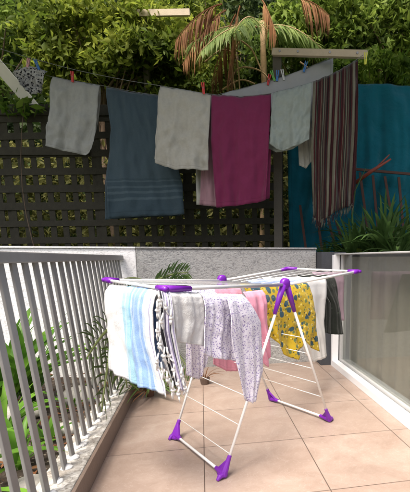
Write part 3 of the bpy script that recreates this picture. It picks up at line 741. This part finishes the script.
cloth('towel', 'short grey green towel with a slanting lower edge, right of the maroon towel', 'towel', M['g_green'], LAp, [(273,92.5),(292,88),(312,82.5)], [(270,146),(280,152),(296,148),(309,140)], folds=2.0, amp=.03, seed=39, back=(1.0,-4), group=GL)
cloth('cloth', 'small off white cloth hanging below the grey green towel beside the stripes', 'cloth', M['g_white'], front(5.15), [(296,92),(309,90)], [(299,166),(306,169),(313,160)], folds=1.5, amp=.02, seed=40, group=GL, nu=20)
cloth('towel', 'dark red, olive and cream striped towel with a fringe at the right end', 'towel', M['g_stripe'], LAp, [(313,82),(335,72.5),(358,59)], [(313,216),(318,224),(335,212),(353,205)], left=[0,(311,150),0], right=[0,(357,130),0], folds=4.5, amp=.035, seed=41, back=(.9,2), group=GL, nu=70)
o = bpy.data.objects[-1] if False else None
fr = MB()
for i in range(40):
    u = i/39; q = polyat([(313,216),(318,224),(335,212),(353,205)], u); pA = LAp.at(q[0], q[1]-2)-FWD*.04
    e2 = pA+np.array([random.uniform(-.02,.02), random.uniform(-.02,.02), -random.uniform(.06,.14)]); fr.tube([pA, (pA+e2)/2+RGT*.006, e2], [.004,.005,.002], 5)
strp = [q for q in COL.objects if q.name.startswith('towel') and 'striped' in q.get('label', '')][0]
fr.build('fringe', M['g_stripe'], strp, smooth=True)
cloth('sheet', 'long pale grey sheet on the rear line behind the maroon and green towels', 'sheet', M['g_sheet'], LBp, [(222,94),(285,76.5),(333,58)], [(224,150),(285,140),(332,128)], folds=5, amp=.03, seed=43, back=(.9,2), group=GL, nu=70)
# --- small patterned garment with two pegs
M['g_bw'] = fabric('black_white_print', speckle((.42,.42,.40), [((.03,.03,.035), 38.0, .52), ((.05,.05,.06), 60.0, .35)]), .08, .4)
cloth('swim_top', 'small black and white patterned garment gathered under a blue peg, far left', 'garment', M['g_bw'], LBp, [(20,69),(30,66),(38,68),(48,72)], [(26,88),(34,96),(44,93)], left=[0,(17,76),0], right=[0,(46,82),0], folds=3, amp=.04, seed=45, group=GL)
# --- pegs
def peg_proto(mat):
    e = empty('clothes_peg', (0,0,0), 'x', 'clothes peg', 'clothes pegs on the garden lines')
    for s in (-1, 1):
        mb = MB(); mb.bar((s*.004,0,-.045), (s*.006,0,0), .016, .009, side=(0,1,0)); mb.bar((s*.006,0,0), (s*.0095,0,.045), .016, .009, side=(0,1,0))
        mb.build('jaw', mat, e, bevel=.0012)
    mb = MB(); mb.tube([(0,-.008,.002),(0,.008,.002)], .006, 8); mb.build('spring', M['bolt'], e, smooth=True)
    return e
pm = {k: simple('peg_'+k, v, .45, var=.05) for k, v in dict(red=(.55,.03,.03), blue=(.03,.16,.45), green=(.12,.42,.06), white=(.6,.6,.58), pink=(.6,.3,.32), yellow=(.55,.55,.05)).items()}
first = None
for (x, y, pl_, c_, lab, tilt) in ((74,78,LBp,'red','red peg on the grey towel at the far left',.1),(204,89.5,LAp,'red','red peg on the beige towel beside the maroon one',-.05),
    (39,66,LBp,'blue','blue peg on the small patterned garment',-.3),(30,65,LBp,'pink','faded pink peg on the small patterned garment',.35),
    (269,81,LBp,'red','red peg on the long grey sheet',.25),(273,77,LBp,'green','green peg on the long grey sheet',-.35),(277.5,77,LBp,'blue','blue peg among the cluster on the grey sheet',.1),
    (283,76,LBp,'white','white peg at the right of the cluster on the grey sheet',-.2),(305,68,LBp,'blue','lone blue peg on the grey sheet',.3),
    (365,60,LAp,'yellow','yellow peg at the right end of the crossarm',0)):
    if first is None: first = peg_proto(pm[c_]); r0 = first; mats = None
    else:
        r0 = first.copy(); COL.objects.link(r0)
        for ch in list(first.children):
            cc = ch.copy(); cc.data = ch.data.copy(); COL.objects.link(cc); cc.parent = r0
            if ch.name.startswith('jaw'): cc.data.materials[0] = pm[c_]
    r0.location = Vector(pl_.at(x, y)-FWD*.035); r0.rotation_euler = (.15, tilt, YAW); r0.scale = (1.25,)*3
    r0['label'] = lab

# --- lattice fence
M['old_wood'] = simple('dark_wet_timber', (.042,.038,.024), .9, var=.5, scale=16, bump=.5)
DL = 6.0; LP = front(DL)
e = empty('lattice_fence', [*LP.at(150,200)[:2], GZ], 'dark weathered timber lattice fence behind the hanging towels', 'fence')
mp = DL/F
zt = LP.at(150,112)[2]; O = EYEP+FWD*DL
def L3(s, z, off=0): return np.array([*(O+RGT*s+FWD*off)[:2], z])
s0, s1 = (-80-PX)*mp, (284-PX)*mp
mb = MB(); s = s0; i = 0
Rl = random.Random(9)
while s < s1:
    w = .075*Rl.uniform(.85,1.1); j = Rl.uniform(-.006,.006)
    mb.bar(L3(s+.06, GZ+.05, .010), L3(s+.012*Rl.uniform(-1,1)+.03, zt, .010), w, .012, side=RGT); s += .172
z = GZ+.12
while z < zt-.05:
    n = 9
    tilt = .018
    mb.bar(L3(s0, z-.02+Rl.uniform(-.01,.01), -.008), L3(s1, z+.03+Rl.uniform(-.01,.01), -.008), .088*Rl.uniform(.85,1.2), .014, side=(0,0,1)); z += .225
mb.build('lattice_panel', M['old_wood'], e)
mb = MB(); mb.bar(L3(s0, zt+.02, -.03), L3(s1, zt+.0, -.03), .13, .05, side=(0,0,1)); mb.bar(L3(s0, zt-.5, -.035), L3((100-PX)*mp, zt-.5, -.035), .10, .04, side=(0,0,1)); mb.build('rail', M['old_wood'], e, bevel=.004)
for sx_ in (18, 103, 190, 279):
    mb = MB(); ss = (sx_-PX)*mp; mb.bar(L3(ss, GZ, .045), L3(ss, zt-.02, .045), .12 if sx_ > 200 else .08, .05, side=RGT); mb.build('post', M['old_wood'], e, bevel=.004)
# --- teal cover on the right with its slanting rails
TP = front(6.15)
o = cloth('teal_cover', 'large teal cloth cover hung over the fence on the right', 'cover', M['g_teal'], TP, [(286,87),(340,84.5),(386,84),(440,88)], [(290,262),(340,262),(390,262),(440,262)], folds=5, amp=.06, seed=51, nu=90, nv=70)
M['red_wood'] = simple('red_brown_timber', (.07,.028,.018), .8, var=.3, scale=20)
M['red_stick'] = simple('orange_red_stick', (.20,.04,.022), .6, var=.2)
FP = front(5.85)
e = empty('slanting_rails', [*FP.at(360,240)[:2], GZ], 'dark red brown rail with slanting palings in front of the teal cover', 'fence')
mb = MB(); mb.bar(FP.at(352,169), FP.at(420,175), .035, .03); mb.build('rail', M['red_wood'], e)
mb = MB()
for (xa, ya, xb, yb) in ((360,172,370,246),(373,175,380,250),(385,176,397,248),(399,177,405,246),(316,207,322,250),(327,214,336,250),(336,220,345,252),(300,205,306,250)):
    mb.bar(FP.at(xa, ya)+FWD*.02, FP.at(xb, yb)+FWD*.02, .032, .02, side=RGT)
mb.build('paling', M['red_wood'], e)
mb = MB(); a = front(5.5).at(355,183); b2 = front(5.3).at(391,159); mb.tube([a, (a+b2)/2+up*.01, b2], [.024,.022,.010], 8)
mb.tube([(a+b2)/2, b2+up*.05-RGT*.02], [.012,.006], 6)
tag(mb.build('red_stick', M['red_stick'], None, smooth=True, loc=a), 'orange red stick poking up in front of the teal cover', 'stick')
# --- strappy plants at the foot, right
for i, (x, d, n, L, lab) in enumerate(((352,4.95,30,.72,'dark strappy plant low beside the striped towel'),(384,4.85,44,1.05,'biggest dark strappy plant in the lower right corner of the garden'),(410,5.2,30,1.15,'dark strappy plant at the right edge of the garden'),(325,5.3,16,.42,'low dark strappy plant below the striped towel'),(366,5.0,36,.8,'dense dark strappy plant between the tall stem and the biggest plant'),(398,4.75,40,.8,'dense strappy plant in the very corner by the glass door roof'),(342,5.5,26,.6,'thin strappy plant behind the striped towel fringe'),(376,5.5,34,1.15,'tall strappy plant right against the slanting palings'))):
    q = front(d).at(x, 250); mb = MB(); strap_clump(mb, (q[0], q[1], GZ), n, L, .042, .8, 1.0); plantobj('strap_plant', lab, 'plant', mb, M['dark_strap'], (q[0],q[1],GZ), 'dark strappy plants in the garden')
q = front(4.9).at(362,240); mb = MB(); strap_clump(mb, (q[0],q[1],GZ+.02), 12, .36, .09, .7, .8); plantobj('broad_leaf_plant', 'broad leaved bright green plant in the lower right of the garden', 'plant', mb, M['mid_leaf'], (q[0],q[1],GZ))
q = front(5.0).at(356,247); mb = MB()
mb.tube([np.array([q[0],q[1],GZ]), front(5.0).at(352,215), front(5.05).at(355,190), front(5.1).at(366,168)], [.012,.012,.009,.003], 6)
tag(mb.build('tall_stem', M['dark_strap'], None, smooth=True, loc=q), 'single tall green stem curving up before the teal cover', 'plant')
# --- leafy sprigs over the lattice at left
q = front(5.75); c0 = q.at(24,100)
tree('shrub', 'small pale leafy shrub peeping over the left end of the lattice', 'shrub', [c0[0],c0[1],GZ], [(c0+up*-.02,(.3,.2,.12),1.0)], .13, M['lime_leaf'], 90, 12, .008, aspect=.5, limbs=[], spread=.3)
c0 = front(5.6).at(30,126); mb = leaf_cloud([c0+rng.normal(size=3)*.05 for _ in range(5)], .2, aspect=.4)
# --- white sloping board, far left
M['white_board'] = simple('weathered_white_board', (.50,.50,.43), .8, var=.12, scale=8)
bp = front(6.5); mb = MB(); mb.bar(bp.at(-8,58), bp.at(50,126), .15, .04, side=FWD*0+RGT+up*.9); tag(mb.build('sloping_board', M['white_board'], None, loc=bp.at(20,95)), 'faded white board sloping down behind the lattice at far left', 'board')

# --- background vegetation
def at(x, y, d): return front(d).at(x, y)
def gtree(label, d, blobs, leaf, mat, n, clumps, name='leafy_tree', tr=.08, **kw):
    cr = []
    tot = sum(rx*ry for x, y, rx, ry in blobs)
    for (x, y, rx, ry) in blobs:
        k = d/F; cr.append((at(x, y, d), (rx*k, rx*k*.55, ry*k), rx*ry/tot))
    b = at(blobs[0][0], 250, d); b[2] = GZ
    return tree(name, label, 'tree', b, cr, leaf, M[mat], n, clumps, tr, group='trees behind the garden', **kw)
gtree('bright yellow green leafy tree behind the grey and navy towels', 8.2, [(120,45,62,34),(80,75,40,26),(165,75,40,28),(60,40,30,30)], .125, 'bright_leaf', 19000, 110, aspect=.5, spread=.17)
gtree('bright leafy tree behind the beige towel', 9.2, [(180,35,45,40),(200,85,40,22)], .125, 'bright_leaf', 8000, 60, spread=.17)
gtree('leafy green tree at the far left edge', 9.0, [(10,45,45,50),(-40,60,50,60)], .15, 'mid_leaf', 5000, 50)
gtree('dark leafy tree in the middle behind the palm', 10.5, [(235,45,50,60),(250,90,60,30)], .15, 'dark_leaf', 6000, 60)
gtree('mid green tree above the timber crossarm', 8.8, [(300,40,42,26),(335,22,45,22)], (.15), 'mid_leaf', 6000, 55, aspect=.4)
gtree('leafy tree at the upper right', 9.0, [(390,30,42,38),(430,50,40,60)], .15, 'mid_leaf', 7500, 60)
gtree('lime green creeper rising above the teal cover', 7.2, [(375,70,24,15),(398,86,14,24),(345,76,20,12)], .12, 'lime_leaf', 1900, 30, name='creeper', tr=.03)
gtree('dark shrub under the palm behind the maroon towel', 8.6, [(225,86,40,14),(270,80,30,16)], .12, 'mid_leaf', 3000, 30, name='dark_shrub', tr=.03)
# palm with pale trunk
tb = at(261,250,8.0); tb[2] = GZ; crown = at(262,22,8.0)
e = empty('palm_tree', tb, 'palm with a thin pale trunk, green fronds and hanging dead red brown fronds', 'palm', None)
mb = MB(); tt = np.linspace(0, 1, 14); mb.tube([tb+(crown-tb)*t+RGT*.05*math.sin(3*t) for t in tt], [.05+.007*math.sin(40*t) for t in tt], 10); mb.build('trunk', M['pale_bark'], e, smooth=True)
lf = MB(); stm = MB()
for (dx, dy, dz, L, ar) in ((-1,-.3,.15,1.3,.5),(-.9,.2,.35,1.5,.5),(-.75,-.6,.0,1.2,.6),(.8,-.2,.2,1.0,.6),(.5,.5,.3,1.2,.5),(-.3,-.9,.2,1.1,.7),(.9,.3,.3,1.3,.5)):
    frond_mb(lf, stm, base=crown+np.array([0,0,-.1]), tip_dir=RGT*dx+FWD*dy+up*dz, L=L, arch=ar, leaflen=.5, n=34, w=.03, hang=.55)
lf.build('green_fronds', M['palm_leaf'], e); stm.build('frond_stems', M['pale_bark'], e, smooth=True)
lf = MB(); stm = MB(); dc = at(225,8,7.6)
for (x, y, tx, ty, L) in ((226,10,-.8,-.9,.85),(236,14,-.6,-1.3,.8),(222,4,-1,-.4,.8),(240,6,-.3,-1.6,.75),(262,0,.4,-1.1,.45),(296,-2,.8,-.1,.55)):
    frond_mb(lf, stm, base=at(x, y, 7.7), tip_dir=RGT*tx+up*ty*.55+FWD*random.uniform(-.3,.3), L=L, arch=random.uniform(.4,.8), leaflen=random.uniform(.3,.45), n=24, w=.02, hang=random.uniform(.8,1.8), droop_all=.25)
lf.add(stm.v, stm.f); lf.build('dead_fronds', M['dead_palm'], e)
# bare arching branches
mb = MB()
for (pts) in (((205,62),(222,50),(236,58),(240,92)),((240,40),(232,60),(235,90)),((240,40),(252,50),(262,72)),((228,84),(240,68),(262,72),(276,90)),((330,95),(312,72),(300,62)),((222,90),(240,80),(255,84))):
    mb.tube(smoothpts(front(7.9), pts, 6), .014, 6)
tag(mb.build('bare_branches', M['pale_bark'], None, smooth=True, loc=at(240,70,7.9)), 'bare pale arching branches under the palm fronds', 'branches')
# hedge seen through the lattice, far wood
P_ = []
for _ in range(16000):
    P_.append(EYEP+RGT*random.uniform(-6.5,3.2)+FWD*random.gauss(8.3,.22)+up*random.uniform(-.15,2.1))
o = leaf_cloud(np.array(P_), .13, aspect=.5).build('hedge', M['olive_leaf']); tag(o, kind='stuff')
P_ = []
for _ in range(30000):
    P_.append(EYEP+RGT*random.uniform(-12,8)+FWD*random.uniform(11.3,12.6)+up*random.uniform(-.2,10.5))
o = leaf_cloud(np.array(P_), .30, aspect=.6).build('far_wood', M['dark_leaf']); tag(o, kind='stuff')
mb = MB(); mb.bar(EYEP+FWD*13.2-RGT*15-up*.2, EYEP+FWD*13.2+RGT*11-up*.2, .1, .1)
# hill behind so that no sky shows between the trunks
mb = MB(); vs = []; nx, ny = 50, 14
for j in range(ny+1):
    for i in range(nx+1):
        q = EYEP+RGT*(-26+44*i/nx)+FWD*(12.8+j*1.2); q[2] = -.2+14*min(1, j/6)**.8+.8*mnoise.noise(Vector((i*.4, j*.4, 2)))
        vs.append(q)
mb.add(vs, [(j*(nx+1)+i, j*(nx+1)+i+1, (j+1)*(nx+1)+i+1, (j+1)*(nx+1)+i) for j in range(ny) for i in range(nx)])
M['hill'] = simple('hill_scrub', (.03,.045,.015), .95, var=.6, scale=3, bump=1, bscale=8)
tag(mb.build('hill', M['hill'], smooth=True), kind='structure')
# unseen tree added overhead only so that its crown shades the garden
cb = at(-420,250,6.8); cb[2] = GZ
cr = []
for (s, d, z, rx, ry, rz) in ((-4.6,3.2,5.0,1.3,.9,.4),(-2.8,3.3,5.0,1.3,.9,.4),(-1.2,3.4,5.1,1.3,.9,.4),(.4,3.6,5.1,1.2,.9,.4),(-6,4.4,5.6,1.5,1.2,.5),(-3.6,4.6,5.7,1.8,1.2,.5),(-1.4,4.8,5.7,1.8,1.2,.5),(.8,5.0,5.8,1.7,1.2,.5),(2.2,5.8,6.3,1.3,1.2,.5)):
    q = FWD*d+RGT*s; cr.append((np.array([q[0],q[1],z]), (rx,ry,rz), 1/9))
ADDED_CANOPY = tree('added_shade_tree', 'unseen spreading tree added over the clothes lines to block sun and sky', 'tree', cb, cr, .34, M['mid_leaf'], 20000, 220, .22, shell=.2, spread=.3, aspect=.7, top=at(-420,-140,6.6), limbs=[np.array(c) for c, r, w in cr if c[2] > 6])

# ================================================================== LIGHT
EL, AZ = 64, -138            # azimuth measured from +Y towards +X
w = bpy.data.worlds.new('World'); S.world = w; w.use_nodes = True; nt = w.node_tree
sky = nt.nodes.new('ShaderNodeTexSky'); sky.sky_type = 'NISHITA'; sky.sun_disc = False; sky.dust_density = 7; sky.ozone_density = .3; sky.air_density = .8
sky.sun_elevation = math.radians(EL); sky.sun_rotation = math.radians(AZ)
bg = nt.nodes['Background']; bg.inputs[1].default_value = .15; nt.links.new(sky.outputs[0], bg.inputs[0])
sd = bpy.data.lights.new('sun', 'SUN'); sd.energy = 2.6; sd.angle = math.radians(24); sd.color = (1,.95,.88)
so = bpy.data.objects.new('sun', sd); COL.objects.link(so)
dirv = Vector((math.sin(math.radians(AZ))*math.cos(math.radians(EL)), math.cos(math.radians(AZ))*math.cos(math.radians(EL)), math.sin(math.radians(EL))))
so.rotation_euler = dirv.to_track_quat('Z', 'Y').to_euler(); so.location = dirv*20

# ================================================================== CAMERA
cd = bpy.data.cameras.new('camera'); co = bpy.data.objects.new('camera', cd); COL.objects.link(co); S.camera = co
co.location = (0,0,EYE); co.rotation_euler = (math.radians(90)-PITCH, 0, YAW)
cd.sensor_width = 36; cd.sensor_fit = 'AUTO'; cd.lens = F/492*36
cd.shift_x = -(PX-205)/492; cd.shift_y = (PY-246)/492; cd.clip_end = 1000; cd.clip_start = .05
S.view_settings.view_transform = 'Standard'; S.view_settings.look = 'None'; S.view_settings.gamma = 1
S.view_settings.exposure = 1.08
